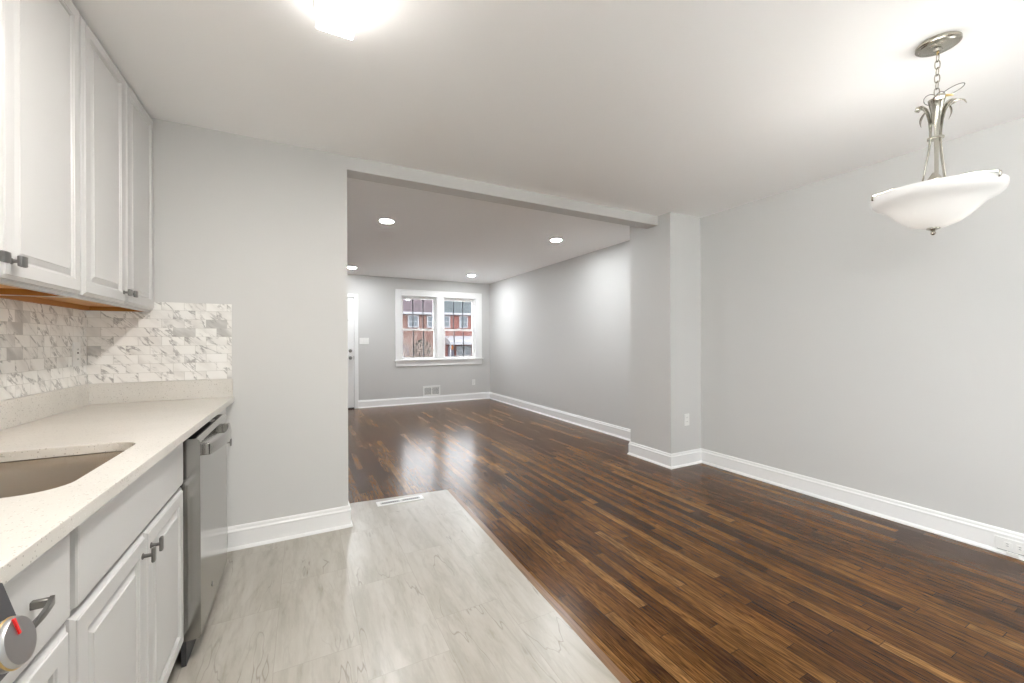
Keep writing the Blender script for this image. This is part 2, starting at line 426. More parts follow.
class MB:
    """collects shapes in world coordinates and links them as ONE mesh object"""
    def __init__(s): s.bm = bmesh.new()
    def box(s, x0, y0, z0, x1, y1, z1, bev=0.0, seg=1):
        t = bmesh.new()
        bmesh.ops.create_cube(t, size=1.0)
        for v in t.verts:
            v.co = Vector(((x0 + x1) / 2 + v.co.x * abs(x1 - x0), (y0 + y1) / 2 + v.co.y * abs(y1 - y0), (z0 + z1) / 2 + v.co.z * abs(z1 - z0)))
        if bev:
            bmesh.ops.bevel(t, geom=t.edges[:], offset=bev, segments=seg, affect='EDGES', profile=0.5)
        s.merge(t); return s
    def merge(s, t):
        bmesh.ops.recalc_face_normals(t, faces=t.faces[:])
        me = bpy.data.meshes.new('tmp'); t.to_mesh(me); t.free()
        s.bm.from_mesh(me); bpy.data.meshes.remove(me)
    def poly_prism(s, pts, z0, z1):
        t = bmesh.new()
        a = [t.verts.new((p[0], p[1], z0)) for p in pts]; b = [t.verts.new((p[0], p[1], z1)) for p in pts]
        t.faces.new(a); t.faces.new(b)
        n = len(pts)
        for i in range(n): t.faces.new((a[i], a[(i + 1) % n], b[(i + 1) % n], b[i]))
        s.merge(t); return s
    def loft(s, rings, cap=True, closed=True):
        """rings: list of lists of points"""
        t = bmesh.new()
        rs = [[t.verts.new(p) for p in r] for r in rings]
        for a, b in zip(rs[:-1], rs[1:]):
            n = len(a)
            for i in range(n if closed else n - 1):
                t.faces.new((a[i], a[(i + 1) % n], b[(i + 1) % n], b[i]))
        if cap and closed:
            t.faces.new(rs[0]); t.faces.new(rs[-1])
        s.merge(t); return s
    def tube(s, pts, r, n=8, closed=False, flat=1.0, up=None):
        """tube along points; r number or list; flat squeezes the section"""
        pts = [Vector(p) for p in pts]
        k = len(pts)
        rr = r if isinstance(r, (list, tuple)) else [r] * k
        rings = []
        ref = Vector(up) if up else None
        prev = None
        for i, p in enumerate(pts):
            if closed: d = pts[(i + 1) % k] - pts[i - 1]
            else: d = pts[min(i + 1, k - 1)] - pts[max(i - 1, 0)]
            d.normalize()
            if ref is not None: a = ref - d * ref.dot(d)
            elif prev is None:
                a = Vector((0, 0, 1)) if abs(d.z) < 0.9 else Vector((1, 0, 0))
                a = a - d * a.dot(d)
            else: a = prev - d * prev.dot(d)
            a.normalize(); prev = a
            b = d.cross(a)
            rings.append([p + a * math.cos(2 * PI * j / n) * rr[i] + b * math.sin(2 * PI * j / n) * rr[i] * flat for j in range(n)])
        if closed:
            rings.append(rings[0]); s.loft(rings, cap=False)
        else: s.loft(rings)
        return s
    def lathe(s, prof, c, axis='z', n=32):
        """prof: (radius, height) list around a centre"""
        c = Vector(c); rings = []
        for r, h in prof:
            r = max(r, 1e-5); ring = []
            for j in range(n):
                a = 2 * PI * j / n; u, v = r * math.cos(a), r * math.sin(a)
                ring.append(c + {'z': Vector((u, v, h)), 'x': Vector((h, u, v)), 'y': Vector((u, h, v))}[axis])
            rings.append(ring)
        s.loft(rings); return s
    def build(s, name, mat, parent=None, smooth=False, **tags):
        bm = s.bm
        bmesh.ops.remove_doubles(bm, verts=bm.verts[:], dist=1e-6)
        off = origin_of(parent) if parent else Vector((0, 0, 0))
        root = tags.pop('at', None)
        if parent is None and root is not None: off = Vector(root)
        for v in bm.verts: v.co -= off
        me = bpy.data.meshes.new(name); bm.to_mesh(me); bm.free()
        me.materials.append(mat)
        if smooth:
            for f in me.polygons: f.use_smooth = True
            try: me.set_sharp_from_angle(angle=math.radians(40))
            except Exception: pass
        o = bpy.data.objects.new(name, me); COL.objects.link(o)
        if parent is not None: o.parent = parent
        elif root is not None: o.location = root
        return tag(o, **tags)

def structure(mb, name, mat, parent=None, **k):
    o = mb.build(name, mat, parent, **k)
    if parent is None: o['kind'] = 'structure'
    return o

# ------------------------------------------------------------------ room shell
TX = [(1.011, 1.109), (1.058, 3.22)]            # slightly skewed right edge of the tile
def tile_edge(y): return TX[0][0] + (y - TX[0][1]) * (TX[1][0] - TX[0][0]) / (TX[1][1] - TX[0][1])
SW = 0.038                                      # width of the oak border strip
structure(MB().poly_prism([(XL, YB), (tile_edge(YB), YB), (1.058, 3.22), (0.27, 3.30), (0.27, 3.06), (XL, 3.06)], -0.05, 0.003), 'floor_tile', M['tile'],
          label='pale veined marble tile floor of the kitchen')
mb = MB()
mb.poly_prism([(tile_edge(YB) + SW, YB), (XR, YB), (XR, YF), (XL, YF), (XL, 3.06), (0.27, 3.06), (0.27, 3.30), (1.058 + SW, 3.216)], -0.05, 0.0)
structure(mb, 'floor_wood', M['floor'], label='glossy brown oak strip floor')
structure(MB().poly_prism([(tile_edge(YB), YB), (tile_edge(YB) + SW, YB), (1.058 + SW, 3.23), (1.058, 3.22)], -0.04, 0.002), 'trim_1', M['strip'],
          label='oak border strip along the tile edge')
structure(MB().box(XL - 0.12, YB - 0.12, H, XR + 0.12, YF + 0.16, H + 0.1), 'ceiling', M['ceiling'])
KY0, KY1, KZ0, KZ1 = -1.60, -0.12, 0.60, 2.20     # added side window, unseen, lets extra daylight into the kitchen
mb = MB()
mb.box(XL - 0.12, YB - 0.12, -0.05, XL, KY0, H); mb.box(XL - 0.12, KY1, -0.05, XL, YF + 0.16, H)
mb.box(XL - 0.12, KY0, -0.05, XL, KY1, KZ0); mb.box(XL - 0.12, KY0, KZ1, XL, KY1, H)
structure(mb, 'wall_left', M['wall'])
structure(MB().box(XR, YB - 0.12, -0.05, XR + 0.12, YF + 0.16, H), 'wall_right', M['wall'])
BX0, BX1, BZ0, BZ1 = 2.3, 3.3, 0.85, 2.15      # added rear window, unseen, brightens the dining end
mb = MB()
mb.box(XL, YB - 0.12, -0.05, BX0, YB, H); mb.box(BX1, YB - 0.12, -0.05, XR, YB, H)
mb.box(BX0, YB - 0.12, -0.05, BX1, YB, BZ0); mb.box(BX0, YB - 0.12, BZ1, BX1, YB, H)
structure(mb, 'wall_back', M['wall'])
structure(MB().box(XL, YW, 0.0, XE, YH, H), 'wall_partition', M['wall'])
structure(MB().box(XP, YP, 0.0, XR, YPB, H), 'wall_stub', M['wall'])
structure(MB().box(XE, YW + 0.001, HB, XP, YH - 0.001, H), 'wall_header', M['wall'])

# street wall with door and two window openings
DX0, DX1, DZ = -0.09, 0.845, 2.065
WX = [(1.69, 2.42), (2.545, 3.27)]
WZ0, WZ1 = 0.884, 2.15
mb = MB()
y0, y1 = YF, YF + 0.16
mb.box(XL, y0, -0.05, DX0, y1, H); mb.box(DX0, y0, DZ, DX1, y1, H)
mb.box(DX1, y0, -0.05, WX[0][0], y1, H)
mb.box(WX[0][1], y0, WZ0, WX[1][0], y1, WZ1)
mb.box(WX[0][0], y0, WZ1, WX[1][1], y1, H); mb.box(WX[0][0], y0, -0.05, WX[1][1], y1, WZ0)
mb.box(WX[1][1], y0, -0.05, XR, y1, H)
structure(mb, 'wall_street', M['wall'])

# baseboards
BP = [(0.0, 0.0), (0.026, 0.0), (0.026, 0.008), (0.020, 0.018), (0.015, 0.022), (0.015, 0.104), (0.0165, 0.108), (0.0165, 0.114), (0.011, 0.122), (0.010, 0.134), (0.006, 0.142), (0.0, 0.142)]
def sweep(path, names):
    """mitred baseboard; room on the left of the path; one object per segment"""
    P2 = [Vector(p) for p in path]; n = len(P2)
    def left(d): return Vector((-d.y, d.x))
    offs = []
    for i in range(n):
        if i == 0: offs.append(left((P2[1] - P2[0]).normalized()))
        elif i == n - 1: offs.append(left((P2[-1] - P2[-2]).normalized()))
        else:
            a = left((P2[i] - P2[i - 1]).normalized()); b = left((P2[i + 1] - P2[i]).normalized())
            m = (a + b); m = m / max(m.dot(a), 0.1); offs.append(m)
    for i, nm in enumerate(names):
        rings = [[Vector((P2[j].x + offs[j].x * d, P2[j].y + offs[j].y * d, z)) for d, z in BP] for j in (i, i + 1)]
        structure(MB().loft(rings), nm, M['trim'])
sweep([(XR, YB), (XR, YP), (XP, YP), (XP, YPB), (XR, YPB), (XR, YF), (0.908, YF)],
      ['baseboard_right', 'baseboard_stub_front', 'baseboard_stub_side', 'baseboard_stub_rear', 'baseboard_living_right', 'baseboard_street'])
sweep([(XL, YH), (XE, YH), (XE, YW), (-0.40, YW)], ['baseboard_partition_rear', 'baseboard_partition_end', 'baseboard_partition_front'])

# mosaic backsplash
structure(MB().box(XL + 0.0005, YW - 0.007, 1.0225, -0.378, YW, 1.463), 'trim_2', M['mosaic_x'], label='marble mosaic backsplash on the partition, lit at its right')
structure(MB().box(XL, 0.78, 1.0225, XL + 0.007, YW - 0.0075, 1.43), 'trim_3', M['mosaic_y'], label='marble mosaic backsplash along the sink wall')

# ------------------------------------------------------------------ front door
d = empty('door_1', (0.38, YF, 0), 'white front door seen past the partition edge', 'door', kind='structure')
mb = MB()
for a, b_ in ((DX0 - 0.062, DX0 + 0.004), (DX1 - 0.004, DX1 + 0.062)):
    mb.box(a, YF - 0.020, 0.0, b_, YF, DZ + 0.062, 0.004)
mb.box(DX0 + 0.004, YF - 0.020, DZ - 0.004, DX1 - 0.004, YF, DZ + 0.062, 0.004)
mb.box(DX1 - 0.008, YF, 0, DX1, YF + 0.14, DZ); mb.box(DX0, YF, 0, DX0 + 0.008, YF + 0.14, DZ)
mb.box(DX0, YF, DZ - 0.008, DX1, YF + 0.14, DZ)
mb.build('door_frame', M['trim'], d)
def panel_rings(x0, x1, z0, z1, y, prof, sgn):
    return [[Vector((x0 + i, y + sgn * dd, z0 + i)), Vector((x1 - i, y + sgn * dd, z0 + i)), Vector((x1 - i, y + sgn * dd, z1 - i)), Vector((x0 + i, y + sgn * dd, z1 - i))] for i, dd in prof]
slab = MB()
slab.box(DX0 + 0.010, YF + 0.022, 0.022, DX1 - 0.010, YF + 0.065, DZ - 0.010)
slab.build('door_slab', M['trim'], d)
for (px0, px1) in ((0.02, 0.33), (0.43, 0.72)):
    for (pz0, pz1) in ((0.22, 0.82), (0.98, 1.52), (1.66, 1.92)):
        MB().loft(panel_rings(px0, px1, pz0, pz1, YF + 0.0222, [(0, 0), (0.006, -0.008), (0.03, -0.008), (0.05, -0.003)], 1)).build('door_panel', M['trim'], d)
MB().box(DX0 + 0.010, YF - 0.02, 0.0, DX1 - 0.008, YF + 0.1, 0.021, 0.003).build('threshold', M['kick'], d)
k = MB().lathe([(0.032, 0.0), (0.032, -0.006), (0.014, -0.012), (0.012, -0.035), (0.024, -0.045), (0.030, -0.060), (0.026, -0.075), (0.01, -0.080)], (0.774, YF + 0.022, 0.942), 'y', 24).build('door_knob', M['dark_nickel'], d, smooth=True)
MB().lathe([(0.031, 0.0), (0.031, -0.008), (0.024, -0.016), (0.016, -0.018), (0.016, -0.024), (0.004, -0.025)], (0.774, YF + 0.022, 1.072), 'y', 24).build('deadbolt', M['dark_nickel'], d, smooth=True)
MB().box(0.829, YF + 0.014, 0.91, 0.838, YF + 0.023, 0.975, 0.002).build('strike_plate', M['dark_nickel'], d)
MB().lathe([(0.009, 0), (0.009, -0.004), (0.003, -0.005)], (0.728, YF + 0.022, 1.64), 'y', 16).build('peephole', M['dark_nickel'], d)

# ------------------------------------------------------------------ windows
mb = MB()
cy = YF - 0.020
mb.box(1.585, cy, 0.884, WX[0][0] + 0.008, YF, 2.262, 0.004); mb.box(WX[1][1] - 0.008, cy, 0.884, 3.402, YF, 2.262, 0.004)
mb.box(WX[0][0] + 0.008, cy, WZ1 - 0.008, WX[1][1] - 0.008, YF, 2.262, 0.003)
mb.box(WX[0][1] - 0.008, cy, 0.884, WX[1][0] + 0.008, YF, WZ1 - 0.008, 0.003)
mb.box(1.600, cy - 0.006, 2.244, 3.388, cy, 2.262, 0.002)
structure(mb, 'trim_4', M['trim'], label='white casing around the paired street windows')
mb = MB()
mb.box(1.565, YF - 0.055, 0.862, 3.425, YF + 0.03, 0.886, 0.006, 2)
mb.box(1.585, YF - 0.020, 0.755, 3.402, YF, 0.862, 0.004)
structure(mb, 'trim_5', M['trim'], label='white sill and apron below the street windows')
def window(idx, x0, x1, side):
    w = empty('window_%d' % idx, ((x0 + x1) / 2, YF, WZ0), 'white double-hung street window, the %s of the pair' % side, 'window', kind='structure')
    j = MB()
    j.box(x0, YF, WZ0, x0 + 0.012, YF + 0.15, WZ1); j.box(x1 - 0.012, YF, WZ0, x1, YF + 0.15, WZ1)
    j.box(x0, YF, WZ1 - 0.012, x1, YF + 0.15, WZ1); j.box(x0, YF, WZ0 - 0.002, x1, YF + 0.155, WZ0 + 0.010)
    for xx in (x0 + 0.012, x1 - 0.022):
        j.box(xx, YF + 0.025, WZ0 + 0.01, xx + 0.010, YF + 0.038, WZ1 - 0.012)
    j.build('jamb', M['trim'], w)
    zm = 1.478
    for nm, ya, za, zb in (('upper_sash', YF + 0.085, zm - 0.018, WZ1 - 0.013), ('lower_sash', YF + 0.045, WZ0 + 0.011, zm + 0.018)):
        a, b_ = x0 + 0.014, x1 - 0.014
        yb = ya + 0.032
        st, rt, rb = 0.042, (0.036 if nm == 'lower_sash' else 0.05), (0.030 if nm == 'lower_sash' else 0.036)
        f = MB()
        f.box(a, ya, za, a + st, yb, zb, 0.003); f.box(b_ - st, ya, za, b_, yb, zb, 0.003)
        f.box(a + st - 0.002, ya, zb - rt, b_ - st + 0.002, yb, zb, 0.003); f.box(a + st - 0.002, ya, za, b_ - st + 0.002, yb, za + rb, 0.003)
        s = f.build(nm, M['trim'], w)
        g0, g1 = a + st, b_ - st
        MB().box(g0 - 0.002, ya + 0.013, za + rb - 0.002, g1 + 0.002, ya + 0.017, zb - rt + 0.002).build('glass_pane', M['glass'], s)
        for t in (1 / 3, 2 / 3):
            xm = g0 + (g1 - g0) * t
            MB().box(xm - 0.010, ya + 0.019, za + rb - 0.002, xm + 0.010, ya + 0.027, zb - rt + 0.002).build('muntin', M['muntin'], s)
    MB().box((x0 + x1) / 2 - 0.03, YF + 0.042, zm + 0.010, (x0 + x1) / 2 + 0.03, YF + 0.062, zm + 0.026, 0.003).build('sash_lock', M['trim'], w)
M['muntin'] = plain('grey_window_grille', (0.20, 0.21, 0.23), 0.5)
window(1, *WX[0], 'left')
window(2, *WX[1], 'right')

w = empty('window_3', ((BX0 + BX1) / 2, YB, BZ0), 'white rear window added for extra daylight, behind the viewer', 'window', kind='structure')  # unseen opening added to light the ceiling and walls
mb = MB()
for a, b_ in ((BX0 - 0.09, BX0), (BX1, BX1 + 0.09)): mb.box(a, YB, BZ0 - 0.09, b_, YB + 0.02, BZ1 + 0.09, 0.003)
mb.box(BX0, YB, BZ1, BX1, YB + 0.02, BZ1 + 0.09, 0.003); mb.box(BX0, YB, BZ0 - 0.09, BX1, YB + 0.02, BZ0, 0.003)
mb.build('casing', M['trim'], w)
for a, b_ in ((BX0, (BX0 + BX1) / 2 - 0.02), ((BX0 + BX1) / 2 + 0.02, BX1)):
    f = MB(); t = 0.05
    f.box(a, YB - 0.08, BZ0, a + t, YB - 0.04, BZ1); f.box(b_ - t, YB - 0.08, BZ0, b_, YB - 0.04, BZ1)
    f.box(a + t, YB - 0.08, BZ0, b_ - t, YB - 0.04, BZ0 + t); f.box(a + t, YB - 0.08, BZ1 - t, b_ - t, YB - 0.04, BZ1)
    sh = f.build('sash', M['trim'], w)
    MB().box(a + t - 0.002, YB - 0.062, BZ0 + t - 0.002, b_ - t + 0.002, YB - 0.058, BZ1 - t + 0.002).build('glass_pane', M['clear_glass'], sh)
MB().box((BX0 + BX1) / 2 - 0.02, YB - 0.09, BZ0, (BX0 + BX1) / 2 + 0.02, YB - 0.03, BZ1).build('mullion', M['trim'], w)

w = empty('window_4', (XL, (KY0 + KY1) / 2, KZ0), 'white side window added for extra daylight beyond the range, behind the viewer', 'window', kind='structure')  # unseen opening added to throw daylight across to the right wall
mb = MB()
for a, b_ in ((KY0 - 0.08, KY0), (KY1, KY1 + 0.08)): mb.box(XL, a, KZ0 - 0.08, XL + 0.02, b_, KZ1 + 0.08, 0.003)
mb.box(XL, KY0, KZ1, XL + 0.02, KY1, KZ1 + 0.08, 0.003); mb.box(XL, KY0, KZ0 - 0.08, XL + 0.02, KY1, KZ0, 0.003)
mb.build('casing', M['trim'], w)
for a, b_ in ((KY0, (KY0 + KY1) / 2), ((KY0 + KY1) / 2, KY1)):
    f = MB(); t = 0.04
    f.box(XL - 0.08, a, KZ0, XL - 0.04, a + t, KZ1); f.box(XL - 0.08, b_ - t, KZ0, XL - 0.04, b_, KZ1)
    f.box(XL - 0.08, a + t, KZ0, XL - 0.04, b_ - t, KZ0 + t); f.box(XL - 0.08, a + t, KZ1 - t, XL - 0.04, b_ - t, KZ1)
    sh = f.build('sash', M['trim'], w)
    MB().box(XL - 0.062, a + t - 0.002, KZ0 + t - 0.002, XL - 0.058, b_ - t + 0.002, KZ1 - t + 0.002).build('glass_pane', M['clear_glass'], sh)

# ------------------------------------------------------------------ cabinet parts
DOORP = [(0.0, -0.019), (0.0, -0.0095), (0.0015, -0.008), (0.010, -0.0035), (0.0105, -0.0015), (0.012, 0.0), (0.050, 0.0), (0.0515, -0.003), (0.0545, -0.0042), (0.0575, -0.0095), (0.061, -0.0100), (0.066, -0.0075), (0.079, -0.0022), (0.0795, -0.0005), (0.081, 0.0)]
def raised_door(xf, y0, y1, z0, z1):
    rings = [[Vector((xf + dd, y0 + i, z0 + i)), Vector((xf + dd, y1 - i, z0 + i)), Vector((xf + dd, y1 - i, z1 - i)), Vector((xf + dd, y0 + i, z1 - i))] for i, dd in DOORP]
    return MB().loft(rings)
def slab_front(xf, y0, y1, z0, z1):
    prof = [(0, -0.019), (0, -0.005), (0.002, -0.0015), (0.006, 0)]
    rings = [[Vector((xf + dd, y0 + i, z0 + i)), Vector((xf + dd, y1 - i, z0 + i)), Vector((xf + dd, y1 - i, z1 - i)), Vector((xf + dd, y0 + i, z1 - i))] for i, dd in prof]
    return MB().loft(rings)
def square_knob(parent, x, y, z, s=0.0155):
    mb = MB()
    mb.lathe([(0.009, -0.001), (0.009, 0.002), (0.0055, 0.004), (0.005, 0.018)], (x, y, z), 'x', 14)
    mb.box(x + 0.017, y - s, z - s, x + 0.028, y + s, z + s, 0.0035, 2)
    return mb.build('knob', M['dark_nickel'], parent, smooth=True)
def bar_knob(parent, x, y, z):
    mb = MB()
    mb.lathe([(0.0085, -0.001), (0.0085, 0.002), (0.0055, 0.004), (0.005, 0.022)], (x, y, z), 'x', 14)
    mb.box(x + 0.020, y - 0.009, z - 0.021, x + 0.029, y + 0.009, z + 0.021, 0.004, 2)
    return mb.build('knob', M['dark_nickel'], parent, smooth=True)

# wall cabinets
UB, UT = 1.405, 2.471
def wall_cabinet(y0, y1, doors, label, knobs):
    c = empty('wall_cabinet', (XL, (y0 + y1) / 2, UB), label, 'wall cabinet')
    xb, xf = XL + 0.008, XU - 0.0205
    mb = MB()
    mb.box(xb, y0, UB, xf, y0 + 0.016, UT); mb.box(xb, y1 - 0.016, UB, xf, y1, UT)
    mb.box(xb, y0 + 0.016, UT - 0.016, xf, y1 - 0.016, UT); mb.box(xb, y0 + 0.016, UB + 0.03, xb + 0.006, y1 - 0.016, UT - 0.016)
    # face frame
    mb.box(xf - 0.019, y0 + 0.016, UB, xf, y1 - 0.016, UB + 0.036); mb.box(xf - 0.019, y0 + 0.016, UT - 0.05, xf, y1 - 0.016, UT - 0.016)
    mb.box(xf - 0.019, y0 + 0.016, UB + 0.036, xf, y0 + 0.04, UT - 0.05); mb.box(xf - 0.019, y1 - 0.04, UB + 0.036, xf, y1 - 0.016, UT - 0.05)
    mb.build('carcass', M['cab'], c)
    MB().box(xb + 0.006, y0 + 0.016, UB + 0.022, xf - 0.019, y1 - 0.016, UB + 0.030).build('bottom_panel', M['ply'], c, label='orange varnished plywood underside')
    MB().box(xb, y0 + 0.016, UB + 0.0002, xb + 0.018, y1 - 0.016, UB + 0.022).build('hanging_rail', M['rail'], c, label='orange varnished rear rail')
    for yy in (y0 + 0.0162, y1 - 0.0192):
        MB().box(xb + 0.018, yy, UB + 0.0004, xf - 0.0192, yy + 0.003, UB + 0.022).build('end_strip', M['rail'], c, label='orange varnished end strip')
    for (a, b_), ky in zip(doors, knobs):
        dd = raised_door(XU, a, b_, UB + 0.012, UT - 0.006).build('door', M['cab'], c)
        square_knob(dd, XU, ky, UB + 0.062)
    return c
wall_cabinet(1.16, 2.068, [(1.168, 1.608), (1.614, 2.058)], 'white wall cabinet at the left edge of the photo, above the sink', (1.575, 1.649))
wall_cabinet(2.070, 2.886, [(2.080, 2.478), (2.485, 2.876)], 'white wall cabinet beside the partition, with two narrow-looking doors', (2.447, 2.515))

# base cabinets
KZ = 0.10
def base_box(c, y0, y1, top=0.882):
    xb, xf = XL + 0.002, XD - 0.0205
    mb = MB()
    mb.box(xb, y0, KZ, xf, y0 + 0.016, top); mb.box(xb, y1 - 0.016, KZ, xf, y1, top)
    mb.box(xb, y0 + 0.016, KZ, xf, y1 - 0.016, KZ + 0.016); mb.box(xb, y0 + 0.016, KZ + 0.016, xb + 0.006, y1 - 0.016, top)
    mb.box(xf - 0.019, y0 + 0.016, top - 0.035, xf, y1 - 0.016, top); mb.box(xf - 0.019, y0 + 0.016, KZ + 0.016, xf, y0 + 0.04, top - 0.035)
    mb.box(xf - 0.019, y1 - 0.04, KZ + 0.016, xf, y1 - 0.016, top - 0.035); mb.box(xf - 0.019, y0 + 0.04, 0.683, xf, y1 - 0.04, 0.72)
    mb.build('carcass', M['cab'], c)
    MB().box(XD - 0.095, y0, 0.004, XD - 0.080, y1, KZ).build('toe_kick', M['kick'], c)

c = empty('base_cabinet', (-0.7, 0.93, 0), 'narrow white base cabinet beside the range, with one drawer and a curved pull', 'base cabinet')
base_box(c, 0.775, 1.095)
dr = slab_front(XD, 0.782, 1.084, 0.708, 0.874).build('drawer', M['cab'], c)
pm = MB()
def pull_ring(t):
    yy = 0.832 + 0.128 * t; bow = math.sin(PI * t); hw = 0.0045 + 0.003 * abs(2 * t - 1) ** 2
    x0, x1 = XD + 0.020 + 0.008 * bow, XD + 0.026 + 0.008 * bow
    return [Vector((x0, yy, 0.803 - hw)), Vector((x1, yy, 0.803 - hw)), Vector((x1, yy, 0.803 + hw)), Vector((x0, yy, 0.803 + hw))]
pm.loft([pull_ring(i / 12) for i in range(13)])
for yy in (0.832, 0.950): pm.box(XD - 0.001, yy, 0.7965, XD + 0.022, yy + 0.010, 0.8095, 0.0012)
pm.build('pull', M['dark_nickel'], dr, smooth=True)
dd = raised_door(XD, 0.782, 1.084, KZ + 0.012, 0.694).build('door', M['cab'], c)
bar_knob(dd, XD, 0.81, 0.640)

c = empty('base_cabinet', (-0.7, 1.5, 0), 'white sink base cabinet with two doors under a plain false front', 'base cabinet')
base_box(c, 1.097, 1.918)
slab_front(XD, 1.112, 1.905, 0.708, 0.874).build('false_front', M['cab'], c)
dd = raised_door(XD, 1.100, 1.502, KZ + 0.012, 0.694).build('door', M['cab'], c); bar_knob(dd, XD, 1.470, 0.640)
dd = raised_door(XD, 1.507, 1.909, KZ + 0.012, 0.694).build('door', M['cab'], c); bar_knob(dd, XD, 1.539, 0.640)

c = empty('base_cabinet', (-0.7, 2.72, 0), 'slim white base cabinet squeezed between dishwasher and partition', 'base cabinet')
base_box(c, 2.545, 2.872)
dd = raised_door(XD, 2.552, 2.864, KZ + 0.012, 0.874).build('door', M['cab'], c); bar_knob(dd, XD, 2.83, 0.655)

# ------------------------------------------------------------------ dishwasher
c = empty('dishwasher', (-0.7, 2.23, 0), 'stainless steel dishwasher with a bowed handle', 'dishwasher')
DWX = -0.354
MB().box(-0.97, 1.928, 0.10, DWX - 0.058, 2.532, 0.868).build('tub_housing', M['kick'], c)
mb = MB()
rings = []
for (dx, zz) in ((-0.056, 0.098), (-0.006, 0.098), (0.0, 0.104), (0.0, 0.850), (-0.004, 0.862), (-0.014, 0.866), (-0.056, 0.866)):
    rings.append(Vector((DWX + dx, 0, zz)))
mb.loft([[Vector((p.x, yy, p.z)) for p in rings] for yy in (1.930, 2.530)])
dw_door = mb.build('door', M['steel'], c)
mb = MB()
N = 15
sec = []
for i in range(N):
    t = i / (N - 1); yy = 1.975 + t * 0.46; xx = DWX + 0.020 + 0.026 * math.sin(PI * t)
    sec.append([Vector((xx, yy, 0.788)), Vector((xx + 0.008, yy, 0.792)), Vector((xx + 0.010, yy, 0.813)), Vector((xx + 0.006, yy, 0.834)), Vector((xx - 0.002, yy, 0.836))])
mb.loft(sec)
for yy in (1.975, 2.413):
    mb.box(DWX - 0.001, yy, 0.790, DWX + 0.024, yy + 0.022, 0.834, 0.002)
mb.build('handle', M['steel'], c, smooth=True)
MB().box(DWX - 0.040, 1.95, 0.866, DWX - 0.016, 2.51, 0.8675).build('control_strip', M['glass_black'], c)
MB().box(DWX - 0.034, 2.30, 0.8675, DWX - 0.022, 2.36, 0.8690).build('display', M['plastic'], c)
MB().lathe([(0.011, -0.0005), (0.011, 0.001), (0.009, 0.0016)], (DWX, 2.15, 0.19), 'x', 20).build('door_mark', M['dark_nickel'], c)  # small round disc low on the door
MB().box(DWX - 0.060, 1.930, 0.004, DWX - 0.045, 2.530, 0.096).build('kick_plate', M['kick'], c)

# ------------------------------------------------------------------ worktop and sink
c = empty('worktop', (-0.7, 1.85, 0.884), 'speckled cream quartz worktop with a rounded sink cutout', 'worktop')
SX0, SX1, SY0, SY1, SR = -0.875, -0.474, 1.235, 1.748, 0.075
def rrect(x0, x1, y0, y1, r, n=7):
    P2 = []
    for (cx, cy_, a0) in ((x1 - r, y1 - r, 0), (x0 + r, y1 - r, 90), (x0 + r, y0 + r, 180), (x1 - r, y0 + r, 270)):
        for i in range(n + 1):
            a = math.radians(a0 + 90 * i / n); P2.append((cx + r * math.cos(a), cy_ + r * math.sin(a)))
    return P2
def worktop_slab():
    t = bmesh.new()
    outer = [(-0.388, 0.772), (-0.366, YW - 0.0005), (XL + 0.0005, YW - 0.0005), (XL + 0.0005, 0.772)]
    hole = rrect(SX0, SX1, SY0, SY1, SR)
    vo = [t.verts.new((x, y, CT)) for x, y in outer]; vh = [t.verts.new((x, y, CT)) for x, y in hole]
    ed = [t.edges.new((vo[i], vo[(i + 1) % 4])) for i in range(4)] + [t.edges.new((vh[i], vh[(i + 1) % len(vh)])) for i in range(len(vh))]
    bmesh.ops.triangle_fill(t, use_beauty=True, use_dissolve=False, edges=ed)
    # drop any face that fell inside the hole
    for f in t.faces[:]:
        q = f.calc_center_median()
        if SX0 + 0.02 < q.x < SX1 - 0.02 and SY0 + 0.02 < q.y < SY1 - 0.02 and all(v in vh for v in f.verts): t.faces.remove(f)
    r = bmesh.ops.extrude_face_region(t, geom=t.faces[:])
    for v in r['geom']:
        if isinstance(v, bmesh.types.BMVert): v.co.z = CT - 0.030
    m = MB(); m.merge(t); return m
o = worktop_slab().build('slab', M['quartz'], c)
bv = o.modifiers.new('bevel', 'BEVEL'); bv.width = 0.002; bv.segments = 2; bv.limit_method = 'ANGLE'; bv.angle_limit = math.radians(50)
MB().box(XL + 0.0005, 0.772, CT, XL + 0.020, YW - 0.0205, 1.022, 0.0015).build('upstand', M['quartz'], c)
MB().box(XL + 0.0005, YW - 0.020, CT, -0.372, YW - 0.0005, 1.022, 0.0015).build('upstand', M['quartz'], c)

c = empty('sink', ((SX0 + SX1) / 2, (SY0 + SY1) / 2, 0.68), 'stainless undermount sink set into the quartz worktop', 'sink')
zt = CT - 0.0305
prof = [(-0.020, zt), (0.0, zt), (0.003, zt - 0.004), (0.006, 0.74), (0.014, 0.712), (0.03, 0.700), (0.10, 0.696), (0.165, 0.693)]
prof_o = [(0.162, 0.690), (0.10, 0.693), (0.03, 0.697), (0.012, 0.709), (0.004, 0.738), (0.0, zt - 0.0045), (-0.020, zt - 0.002)]
def ring(i, z):
    return [Vector((x, y, z)) for x, y in rrect(SX0 + i, SX1 - i, SY0 + i, SY1 - i, max(SR - i * 0.5, 0.02))]
MB().loft([ring(i, z) for i, z in prof + prof_o]).build('basin', M['sink'], c, smooth=True)
dc = ((SX0 + SX1) / 2, (SY0 + SY1) / 2, 0.6945)
MB().lathe([(0.054, 0), (0.054, 0.002), (0.046, 0.003), (0.040, 0.0), (0.010, -0.001)], dc, 'z', 28).build('drain', M['nickel'], c, smooth=True)

